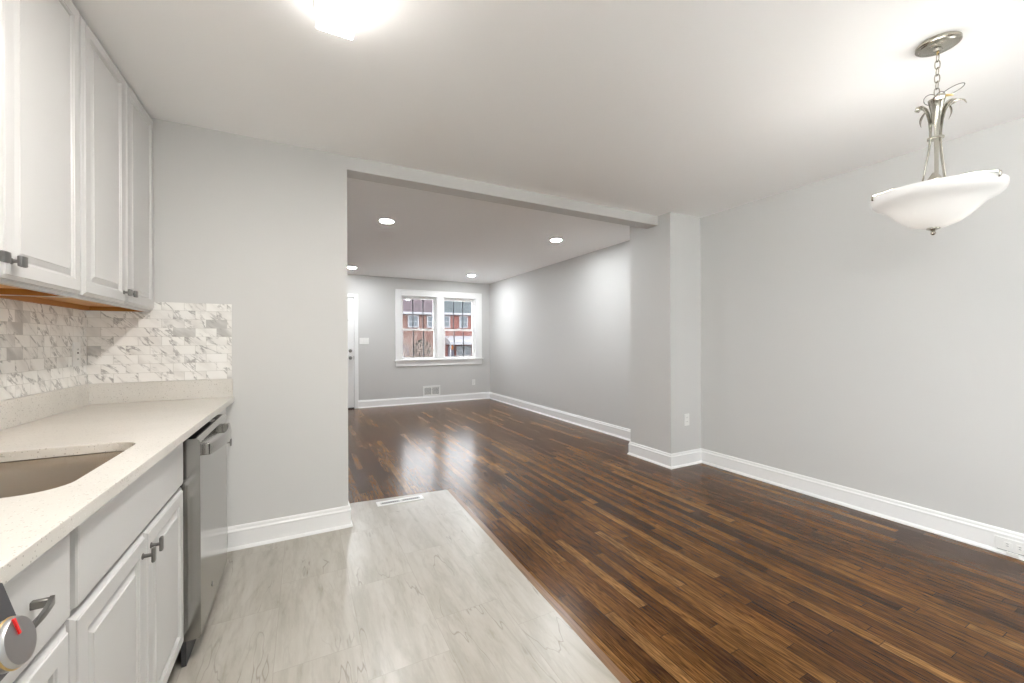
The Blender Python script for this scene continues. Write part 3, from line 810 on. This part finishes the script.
# ------------------------------------------------------------------ range at the left edge
c = empty('range', (-0.68, 0.385, 0), 'freestanding range at the lower left corner, with steel front knobs', 'range')
RX, RY0, RY1 = -0.405, 0.010, 0.768
MB().box(XL + 0.01, RY0, 0.03, RX, RY1, 0.895).build('body', M['charcoal'], c)
MB().box(XL + 0.01, RY0, 0.895, RX + 0.02, RY1, 0.915, 0.004).build('cooktop', M['glass_black'], c)
sect = [(RX, 0.800), (RX + 0.055, 0.800), (RX + 0.069, 0.815), (-0.3355, 0.880), (-0.3475, 0.925), (RX + 0.030, 0.937), (RX, 0.937)]
cp = MB().loft([[Vector((x, yy, z)) for x, z in sect] for yy in (RY0, RY1)]).build('control_panel', M['charcoal'], c)
def tilt(mb, yy):
    rt = Matrix.Rotation(math.radians(-15), 3, 'Y'); pv = Vector((-0.334, yy, 0.868))
    for v in mb.bm.verts: v.co = pv + rt @ (v.co - pv)
    return mb
for i, yy in enumerate((0.731, 0.61, 0.385, 0.16, 0.045)):
    kb = MB()
    kb.lathe([(0.026, -0.010), (0.026, 0.002), (0.030, 0.005), (0.030, 0.018), (0.028, 0.0205), (0.004, 0.021)], (-0.337, yy, 0.860), 'x', 32)
    kn = tilt(kb, yy).build('knob', M['steel_knob'], c, smooth=True)
    tilt(MB().box(-0.3175, yy - 0.0016, 0.868, -0.3145, yy + 0.0016, 0.8885), yy).build('pointer', M['red'], kn, label='red pointer line')
    tilt(MB().lathe([(0.0305, 0.012), (0.0315, 0.0135), (0.0305, 0.015)], (-0.337, yy, 0.860), 'x', 32), yy).build('accent_ring', M['brass'], kn, smooth=True)
MB().box(RX, RY0 + 0.004, 0.20, RX + 0.03, RY1 - 0.004, 0.785, 0.004).build('oven_door', M['steel'], c)
MB().tube([(RX + 0.03, 0.06, 0.74), (RX + 0.07, 0.06, 0.74), (RX + 0.07, 0.72, 0.74), (RX + 0.03, 0.72, 0.74)], 0.011, 12).build('handle', M['steel_knob'], c, smooth=True)
MB().box(RX, RY0 + 0.004, 0.04, RX + 0.028, RY1 - 0.004, 0.19, 0.004).build('drawer', M['steel'], c)
for yy in (0.05, 0.70):
    for xx in (-0.95, -0.46):
        MB().lathe([(0.018, 0.0), (0.018, 0.006), (0.010, 0.008), (0.010, 0.028)], (xx, yy, 0.0031), 'z', 12).build('foot', M['charcoal'], c)
for (bx, by, br) in ((-0.58, 0.20, 0.09), (-0.58, 0.57, 0.10), (-0.85, 0.20, 0.08), (-0.85, 0.57, 0.075)):
    MB().lathe([(br, 0.9152), (br, 0.9157), (br - 0.004, 0.9158)], (bx, by, 0), 'z', 32).build('burner_ring', M['charcoal'], c)

# ------------------------------------------------------------------ ceiling fixture in the kitchen
c = empty('ceiling_light', (0.11, 1.05, H), 'long white box-shaped lit ceiling fixture above the kitchen', 'ceiling light')
LY0, LY1, LX0, LX1 = 0.44, 1.655, 0.046, 0.174
MB().box(LX0 - 0.006, LY0 - 0.004, H - 0.022, LX1 + 0.006, LY1 + 0.004, H - 0.0005, 0.002).build('housing', M['plastic'], c)
MB().box(LX0, LY0, H - 0.084, LX1, LY1, H - 0.022, 0.003, 2).build('side_lens', M['lamp_side'], c, smooth=True)
MB().box(LX0 + 0.006, LY0 + 0.006, H - 0.088, LX1 - 0.006, LY1 - 0.006, H - 0.0842, 0.001).build('lens', M['lamp'], c)

# ------------------------------------------------------------------ recessed lights
for x, y, lb in ((0.767, 4.27, 'lit recessed ceiling light, the nearer one on the left beyond the header'),
                 (2.767, 4.136, 'lit recessed ceiling light, the nearer one on the right by the wall'),
                 (0.729, 7.195, 'lit recessed ceiling light close above the front door side'),
                 (2.823, 7.076, 'lit recessed ceiling light close above the right street window')):
    c = empty('recessed_light', (x, y, H), lb, 'recessed light', 'recessed lights in the living room ceiling')
    MB().lathe([(0.083, -0.0005), (0.083, -0.004), (0.076, -0.007), (0.062, -0.004), (0.062, -0.0005)], (x, y, H), 'z', 36).build('trim_ring', M['plastic'], c, smooth=True)
    MB().lathe([(0.062, -0.001), (0.0615, -0.0065), (0.056, -0.009), (0.03, -0.0105), (0.002, -0.011)], (x, y, H), 'z', 36).build('lens', M['recess'], c, smooth=True)

# ------------------------------------------------------------------ pendant
PX, PY = 2.362, 0.680
c = empty('pendant_light', (PX, PY, H), 'brushed nickel pendant with a lit frosted glass bowl on a chain', 'pendant light')
def pp(r, a, z): return Vector((PX + r * math.cos(a), PY + r * math.sin(a), z))
MB().lathe([(0.066, -0.0005), (0.069, -0.004), (0.069, -0.014), (0.064, -0.018), (0.060, -0.018), (0.057, -0.022), (0.045, -0.022), (0.040, -0.026), (0.014, -0.028), (0.012, -0.038), (0.004, -0.040)], (PX, PY, H), 'z', 48).build('canopy', M['nickel'], c, smooth=True)
MB().tube([(PX, PY, H - 0.036), (PX, PY, H - 0.05)], 0.004, 8).build('hook', M['brass'], c)
zc = H - 0.046; lk = 0
ch = MB()
while zc > 2.285:
    L = 0.036; a = 0.7 + (PI / 2 if lk % 2 else 0.0)
    pts = []
    for i in range(16):
        t = 2 * PI * i / 16
        u = 0.0085 * math.sin(t); w = L / 2 * math.cos(t)
        w = max(-L / 2 + 0.002, min(L / 2 - 0.002, w * 1.15))
        pts.append((PX + u * math.cos(a), PY + u * math.sin(a), zc - L / 2 + w))
    ch.tube(pts, 0.0021, 6, closed=True)
    zc -= L - 0.0075; lk += 1
ch.build('chain', M['nickel'], c, smooth=True)
cam_dir = math.atan2(-PY, -PX)            # towards the viewer, only to orient the three arms as seen
for k in range(3):
    a = cam_dir + 0.15 + k * 2 * PI / 3
    path = [(0.040, 1.905), (0.034, 1.945), (0.026, 2.00), (0.0195, 2.05), (0.0165, 2.085), (0.0165, 2.12), (0.019, 2.16), (0.025, 2.195), (0.034, 2.220), (0.046, 2.236), (0.058, 2.236), (0.064, 2.226)]
    wid = [0.0065, 0.0065, 0.0065, 0.007, 0.0075, 0.009, 0.011, 0.0135, 0.016, 0.018, 0.018, 0.014]
    pts = [pp(r, a, z) for r, z in path]
    tang = Vector((-math.sin(a), math.cos(a), 0))
    MB().tube(pts, wid, 10, flat=0.42, up=tang).build('arm', M['nickel'], c, smooth=True)
MB().lathe([(0.0225, -0.004), (0.026, -0.003), (0.026, 0.003), (0.0225, 0.004)], (PX, PY, 2.085), 'z', 28).build('collar', M['nickel'], c, smooth=True)
MB().lathe([(0.014, 2.15), (0.016, 2.19), (0.026, 2.245), (0.027, 2.246), (0.010, 2.19)], (PX, PY, 0), 'z', 20).build('socket_cup', M['nickel'], c, smooth=True)
MB().lathe([(0.020, 1.90), (0.022, 1.915), (0.014, 1.93), (0.008, 1.94), (0.008, 1.715), (0.020, 1.712)], (PX, PY, 0), 'z', 20).build('stem', M['nickel'], c, smooth=True)
# wire loops and leaves at the crown
def loop(cx, a, z, rx, rz, tilt, name):
    pts = []
    for i in range(24):
        t = 2 * PI * i / 24
        u, w = rx * math.cos(t), rz * math.sin(t)
        u2, w2 = u * math.cos(tilt) - w * math.sin(tilt), u * math.sin(tilt) + w * math.cos(tilt)
        pts.append(Vector((PX + (cx + u2) * math.cos(a), PY + (cx + u2) * math.sin(a), z + w2)))
    MB().tube(pts, 0.0016, 6, closed=True).build(name, M['dark_nickel'], c, smooth=True)
right = cam_dir + PI / 2 + 0.05
right = math.atan2(-math.cos(math.atan2(PY, PX)), math.sin(math.atan2(PY, PX)))  # viewer's right at the lamp
loop(-0.018, right, 2.252, 0.019, 0.024, 0.5, 'wire_loop')
loop(0.046, right, 2.268, 0.034, 0.013, 0.35, 'wire_loop')
loop(0.008, right, 2.255, 0.014, 0.020, -0.4, 'wire_loop')
def leaf(a, r0, z0, r1, z1, w, name='leaf'):
    A, B = pp(r0, a, z0), pp(r1, a, z1)
    n = 9; pts = []; rr = []
    for i in range(n):
        t = i / (n - 1)
        p = A.lerp(B, t); p += Vector((math.cos(a), math.sin(a), 0)) * 0.010 * math.sin(PI * t)
        pts.append(p); rr.append(max(0.0008, w * math.sin(PI * (0.06 + 0.9 * t)) ** 0.8))
    MB().tube(pts, rr, 10, flat=0.18, up=(-math.sin(a), math.cos(a), 0)).build(name, M['nickel'], c, smooth=True)
leaf(right + PI - 0.3, 0.030, 2.215, 0.046, 2.150, 0.010)
leaf(right + 0.35, 0.034, 2.225, 0.038, 2.155, 0.008)
tp = [pp(r, right, z) for r, z in ((0.036, 2.205), (0.050, 2.220), (0.066, 2.221), (0.078, 2.214), (0.085, 2.198))]
MB().tube(tp, [0.002, 0.003, 0.0035, 0.003, 0.001], 8).build('tendril', M['nickel'], c, smooth=True)
MB().tube([pp(0.012, right, 2.262), pp(0.030, right, 2.252), pp(0.048, right, 2.246)], [0.004, 0.005, 0.003], 8).build('wire_cap', M['brass'], c, smooth=True)
outer = [(0.004, 1.708), (0.040, 1.712), (0.078, 1.728), (0.108, 1.752), (0.132, 1.779), (0.152, 1.800), (0.170, 1.811), (0.186, 1.821), (0.196, 1.833), (0.2005, 1.849), (0.2005, 1.860)]
inner = [(0.1955, 1.861), (0.1955, 1.850), (0.191, 1.836), (0.182, 1.826), (0.167, 1.8165), (0.149, 1.805), (0.128, 1.784), (0.104, 1.757), (0.075, 1.733), (0.040, 1.717), (0.004, 1.713)]
MB().lathe(outer + inner, (PX, PY, 0), 'z', 72).build('glass_bowl', M['bowl'], c, smooth=True, label='frosted white glass bowl')
MB().lathe([(0.003, 1.7135), (0.021, 1.709), (0.021, 1.704), (0.012, 1.700), (0.006, 1.696), (0.0085, 1.690), (0.0085, 1.684), (0.003, 1.679)], (PX, PY, 0), 'z', 24).build('finial', M['nickel'], c, smooth=True)
for k in range(3):
    a = cam_dir + 0.95 + k * 2 * PI / 3
    pts = [pp(r, a, z) for r, z in ((0.012, 1.905), (0.07, 1.900), (0.14, 1.888), (0.180, 1.876), (0.196, 1.872), (0.207, 1.866), (0.208, 1.852), (0.204, 1.846))]
    MB().tube(pts, [0.004, 0.004, 0.004, 0.0045, 0.006, 0.007, 0.006, 0.004], 8, flat=0.5, up=(-math.sin(a), math.cos(a), 0)).build('support_arm', M['nickel'], c, smooth=True)
for k in range(2):
    a = 0.6 + k * PI
    p = pp(0.055, a, 1.80)
    bo = MB().lathe([(0.008, 0.055), (0.013, 0.045), (0.014, 0.03), (0.024, 0.005), (0.026, -0.012), (0.018, -0.028), (0.003, -0.033)], p, 'z', 20).build('bulb', M['bulb'], c, smooth=True)
    ld = bpy.data.lights.new('bulb_light', 'POINT'); ld.energy = PENDANT_WATT; ld.color = (1.0, 0.97, 0.93); ld.shadow_soft_size = 0.03
    lo = bpy.data.objects.new('bulb_light', ld); COL.objects.link(lo); lo.parent = c
    lo.location = pp(0.055, a + PI / 2, 1.825) - Vector((PX, PY, H))

_va = math.atan2(PY, PX)                  # the lamp hangs a touch out of plumb
c.rotation_mode = 'AXIS_ANGLE'
c.rotation_axis_angle = (0.020, math.cos(_va), math.sin(_va), 0.0)
c.location = (2.3655, 0.6675, H - 0.0015)

# ------------------------------------------------------------------ outlets, switch, registers
def outlet(loc, facing, w, h, label, kind='duplex'):
    """facing: unit axis the plate faces, e.g. ('y',-1)"""
    ax, sg = facing
    c = empty('wall_outlet' if kind != 'switch' else 'light_switch', loc, label, 'outlet' if kind != 'switch' else 'light switch')
    x, y, z = loc
    def bx(u0, u1, z0, z1, d0, d1, bev=0.0):
        if ax == 'y':
            return MB().box(x + u0, y + sg * d0, z + z0, x + u1, y + sg * d1, z + z1, bev)
        return MB().box(x + sg * d0, y + u0, z + z0, x + sg * d1, y + u1, z + z1, bev)
    bx(-w / 2, w / 2, -h / 2, h / 2, 0.0003, 0.006, 0.002).build('cover_plate', M['plastic'], c)
    if kind == 'duplex':
        if h >= w:
            for s in (-1, 1):
                r = bx(-0.016, 0.016, s * 0.021 - 0.014, s * 0.021 + 0.014, 0.006, 0.0082, 0.001).build('receptacle', M['plastic'], c)
                for q in (-0.006, 0.006): bx(q - 0.0012, q + 0.0012, s * 0.021 - 0.002, s * 0.021 + 0.007, 0.0082, 0.0085).build('slot', M['slot'], r)
        else:
            for s in (-1, 1):
                r = bx(s * 0.023 - 0.015, s * 0.023 + 0.015, -0.015, 0.015, 0.006, 0.010, 0.001).build('receptacle', M['plastic'], c)
                for q in (-0.006, 0.006): bx(s * 0.023 - 0.002, s * 0.023 + 0.007, q - 0.0012, q + 0.0012, 0.010, 0.0104).build('slot', M['slot'], r)
    elif kind == 'gfci':
        r = bx(-0.017, 0.017, -0.034, 0.034, 0.006, 0.0085, 0.001).build('receptacle', M['plastic'], c)
        bx(-0.006, 0.006, 0.003, 0.011, 0.0085, 0.0098).build('test_button', M['slot'], r)
        for s in (-1, 1):
            for q in (-0.006, 0.006): bx(q - 0.0012, q + 0.0012, s * 0.024 - 0.004, s * 0.024 + 0.004, 0.0085, 0.0088).build('slot', M['slot'], r)
    else:
        n = int(round(w / 0.048)) - 1
        for i in range(n):
            u = (i - (n - 1) / 2) * 0.046
            bx(u - 0.0165, u + 0.0165, -0.033, 0.033, 0.006, 0.009, 0.0015).build('rocker', M['plastic'], c)
    return c
outlet((XL + 0.007, 2.772, 1.180), ('x', 1), 0.074, 0.120, 'white outlet plate on the marble mosaic in the counter corner', 'gfci')
outlet((3.377, YP, 0.452), ('y', -1), 0.072, 0.118, 'white outlet plate low on the wall stub')
outlet((3.210, YF, 0.370), ('y', -1), 0.074, 0.120, 'small white outlet plate below the right street window')
outlet((1.014, YF, 1.254), ('y', -1), 0.168, 0.116, 'wide white switch plate beside the front door', 'switch')
oc = outlet((XR - 0.0168, 0.706, 0.062), ('x', -1), 0.150, 0.070, 'white outlet set sideways into the baseboard at the right edge of the photo')
MB().box(XR - 0.034, 0.690, 0.008, XR - 0.0262, 0.735, 0.028, 0.002).build('hanging_tab', M['plastic'], oc)
MB().box(XR - 0.0232, 0.640, 0.0255, XR - 0.0172, 0.772, 0.0268).build('lower_gap', M['slot'], oc)

# wall register
c = empty('wall_register', (2.30, YF, 0.24), 'white two-panel air register on the street wall below the left window', 'register')
mb = MB(); x0, x1, z0, z1 = 2.120, 2.478, 0.1425, 0.345; ya, yb = YF - 0.012, YF - 0.0003
mb.box(x0, ya, z0, x0 + 0.034, yb, z1, 0.002); mb.box(x1 - 0.034, ya, z0, x1, yb, z1, 0.002)
mb.box(x0 + 0.034, ya, z1 - 0.034, x1 - 0.034, yb, z1, 0.002); mb.box(x0 + 0.034, ya, z0, x1 - 0.034, yb, z0 + 0.026, 0.002)
mb.box((x0 + x1) / 2 - 0.014, ya, z0 + 0.026, (x0 + x1) / 2 + 0.014, yb, z1 - 0.034, 0.002)
mb.build('frame', M['plastic'], c)
MB().box(x0 + 0.03, yb - 0.001, z0 + 0.02, x1 - 0.03, yb, z1 - 0.03).build('duct_opening', M['slot'], c)
for s0, s1 in ((x0 + 0.034, (x0 + x1) / 2 - 0.014), ((x0 + x1) / 2 + 0.014, x1 - 0.034)):
    mb = MB(); n = 9
    for i in range(n):
        zz = z0 + 0.031 + i * (z1 - z0 - 0.07) / (n - 1)
        mb.box(s0, ya + 0.003, zz - 0.0035, s1, yb - 0.002, zz + 0.0035)
    for i in range(1, 6):
        xx = s0 + (s1 - s0) * i / 6; mb.box(xx - 0.002, ya + 0.002, z0 + 0.026, xx + 0.002, yb - 0.003, z1 - 0.034)
    mb.build('louvre', M['plastic'], c)

# floor register, laid along the far edge of the tile (slightly skewed like that edge)
c = empty('floor_register', (0.665, 3.165, 0.003), 'slim white floor register at the far edge of the kitchen tile', 'register')
sk = -0.095
def skew(mb):
    for v in mb.bm.verts: v.co.y += (v.co.x - 0.665) * sk * 0.55
    return mb
mb = MB(); x0, x1, ya, yb = 0.490, 0.838, 3.118, 3.205
z0, z1 = 0.0032, 0.0078
mb.box(x0, ya, z0, x1, ya + 0.022, z1, 0.001); mb.box(x0, yb - 0.022, z0, x1, yb, z1, 0.001)
mb.box(x0, ya + 0.022, z0, x0 + 0.028, yb - 0.022, z1); mb.box(x1 - 0.028, ya + 0.022, z0, x1, yb - 0.022, z1); mb.box(0.656, ya + 0.022, z0, 0.674, yb - 0.022, z1)
skew(mb).build('frame', M['plastic'], c)
skew(MB().box(x0 + 0.025, ya + 0.02, z0, x1 - 0.025, yb - 0.02, z0 + 0.0008)).build('duct_opening', M['slot'], c)
for s0, s1 in ((x0 + 0.028, 0.656), (0.674, x1 - 0.028)):
    mb = MB()
    for i in range(9):
        xx = s0 + (s1 - s0) * (i + 0.5) / 9
        mb.box(xx - 0.0022, ya + 0.022, z0 + 0.001, xx + 0.0022, yb - 0.022, z1 - 0.001)
    skew(mb).build('louvre', M['plastic'], c)

# ------------------------------------------------------------------ the street outside
GZ = -1.6
structure(MB().box(-30, YF + 0.2, GZ - 0.3, 70, 29.0, GZ), 'ground_near', M['concrete'], label='unseen front yard paved pale to bounce daylight indoors')  # unseen ground made pale to reflect daylight onto the living room ceiling
structure(MB().poly_prism([(-20, -25), (25, -25), (25, YB - 0.14), (XL - 0.14, YB - 0.14), (XL - 0.14, 7), (-20, 7)], -0.5, -0.25), 'bounce_patio', M['concrete'], label='pale concrete yard added to bounce daylight indoors')  # unseen slab added as a reflector below the two added windows
structure(MB().box(-30, 29.0, GZ - 0.35, 70, 37.0, GZ - 0.08), 'street', M['asphalt'], label='street outside')
structure(MB().box(-30, 37.0, GZ - 0.3, 70, 70.0, GZ), 'ground_far', M['lawn'], label='lawn across the street')

HY = 44.0
def house(x0, x1, brick, roofm, label, eave):
    h = empty('row_house', ((x0 + x1) / 2, HY + 4, GZ), label, 'house')
    MB().box(x0, HY, GZ, x1, HY + 8, eave).build('brick_wall', brick, h)
    mb = MB(); rings = [[Vector((xx, y, z)) for y, z in ((HY - 0.3, eave - 0.02), (HY - 0.3, eave + 0.05), (HY + 2.6, eave + 3.3), (HY + 4.2, eave + 3.5), (HY + 8.3, eave - 0.02))] for xx in (x0 + 0.002, x1 - 0.002)]
    mb.loft(rings).build('roof', roofm, h)
    MB().box(x0 + 0.002, HY - 0.44, eave - 0.16, x1 - 0.002, HY - 0.005, eave + 0.10, 0.03).build('gutter', M['ext_white'], h)
    return h
def house_window(h, x0, x1, z0, z1):
    mb = MB(); t = 0.14
    mb.box(x0, HY - 0.08, z0, x0 + t, HY + 0.02, z1); mb.box(x1 - t, HY - 0.08, z0, x1, HY + 0.02, z1)
    mb.box(x0 + t, HY - 0.08, z1 - t, x1 - t, HY + 0.02, z1); mb.box(x0 + t, HY - 0.08, z0, x1 - t, HY + 0.02, z0 + t)
    mb.box(x0 + t, HY - 0.05, (z0 + z1) / 2 - 0.04, x1 - t, HY + 0.02, (z0 + z1) / 2 + 0.04)
    f = mb.build('window', M['ext_white'], h)
    MB().box(x0 + t * 0.9, HY - 0.02, z0 + t * 0.9, x1 - t * 0.9, HY + 0.01, z1 - t * 0.9).build('pane', M['ext_pane'], f)
def porch(h, x0, x1, z1, z0):
    MB().loft([[Vector((xx, y, z)) for y, z in ((HY - 0.02, z1), (HY - 2.0, z0 + 0.32), (HY - 2.02, z0), (HY - 0.02, z0 + 0.1))] for xx in (x0, x1)]).build('porch_roof', M['ext_white'], h)
    for xx in (x0 + 0.1, x1 - 0.1):
        MB().box(xx - 0.07, HY - 1.95, GZ, xx + 0.07, HY - 1.81, z0 + 0.02).build('porch_post', M['ext_white'], h)
    MB().box(x0 - 0.1, HY - 2.05, GZ, x1 + 0.1, HY - 0.005, -1.15).build('porch_floor', M['asphalt'], h)
h1 = house(8.2, 13.6, M['brick_brown'], M['roof_purple'], 'brown brick row house with plum roof seen through the left window', 4.38)
house_window(h1, 10.1, 11.3, 2.8, 4.15)
house_window(h1, 12.2, 13.2, 2.8, 4.15)
house_window(h1, 11.2, 12.6, -1.0, 0.6)
MB().box(9.2, HY - 0.06, -1.15, 10.2, HY + 0.01, 0.9).build('front_door', M['ext_door'], h1)
h2 = house(13.62, 18.9, M['brick_red'], M['roof_slate'], 'red brick row house with slate roof and white porch canopy seen through the right window', 4.42)
house_window(h2, 16.0, 17.05, 2.8, 4.2)
house_window(h2, 14.0, 14.9, 2.8, 4.2)
house_window(h2, 15.62, 16.5, -0.42, 0.75); house_window(h2, 16.56, 17.46, -0.42, 0.75)
MB().box(14.62, HY - 0.06, -1.15, 15.4, HY + 0.01, 0.78).build('front_door', M['ext_door'], h2)
porch(h2, 14.2, 18.3, 1.9, 0.90)
MB().lathe([(0.06, 0.2), (0.16, 0.1), (0.17, -0.1), (0.1, -0.26), (0.02, -0.3)], (15.06, HY - 0.22, 0.60), 'z', 14).build('porch_lantern', M['porch_lamp'], h2, smooth=True, label='orange glowing porch lantern')

# bare shrub and dark hedge in front of the left house
def bare_shrub(x, y, label, seed, hgt, spread):
    rnd = random.Random(seed); mb = MB()
    def grow(p, dvec, L, r, depth):
        n = 4; pts = [p]; d2 = dvec.copy()
        for i in range(n):
            d2 = (d2 + Vector((rnd.uniform(-.25, .25), rnd.uniform(-.25, .25), rnd.uniform(-.15, .2)))).normalized()
            pts.append(pts[-1] + d2 * L / n)
        mb.tube(pts, [r * (1 - 0.12 * i) for i in range(n + 1)], 5)
        if depth > 0:
            for j in range(3):
                q = pts[rnd.randint(2, n)]
                d3 = (d2 + Vector((rnd.uniform(-.9, .9), rnd.uniform(-.9, .9), rnd.uniform(-.2, .5)))).normalized()
                grow(q, d3, L * 0.62, r * 0.6, depth - 1)
    for k in range(13):
        a = rnd.uniform(0, 2 * PI)
        grow(Vector((x + rnd.uniform(-spread, spread) * .4, y, GZ)), Vector((math.cos(a) * spread * .5, math.sin(a) * .3, 1)).normalized(), hgt * rnd.uniform(.5, .75), 0.05, 3)
    mb.build('bare_shrub', M['bark'], None, label=label, category=None, cat='shrub', at=(x, y, GZ)) if False else tag(mb.build('bare_shrub', M['bark'], None, at=(x, y, GZ)), label, 'shrub')
bare_shrub(6.5, 26.0, 'bare twiggy shrub outside the left street window', 3, 3.1, 0.9)
def hedge(x, y, rx, rz, label, seed):
    rnd = random.Random(seed); t = bmesh.new()
    for i in range(4000):
        a, b_ = rnd.uniform(0, 2 * PI), rnd.uniform(0, PI / 2); k = rnd.uniform(.55, 1.0)
        p = Vector((x + rx * k * math.cos(a) * math.cos(b_), y + 0.7 * k * math.sin(a) * math.cos(b_), GZ + rz * k * math.sin(b_)))
        q = Matrix.Rotation(rnd.uniform(0, 6), 3, Vector((rnd.uniform(-1, 1), rnd.uniform(-1, 1), rnd.uniform(-1, 1) + 1e-3)).normalized())
        vs = [t.verts.new(p + q @ Vector(v)) for v in ((-.10, 0, 0), (0, .045, .02), (.10, 0, 0), (0, -.045, .02))]
        t.faces.new(vs)
    m = MB(); m.merge(t)
    tag(m.build('hedge', M['leaf'], None, at=(x, y, GZ)), label, 'shrub')
hedge(8.2, 31.0, 1.3, 3.0, 'dark leafy bush beyond the bare shrub, left window', 5)
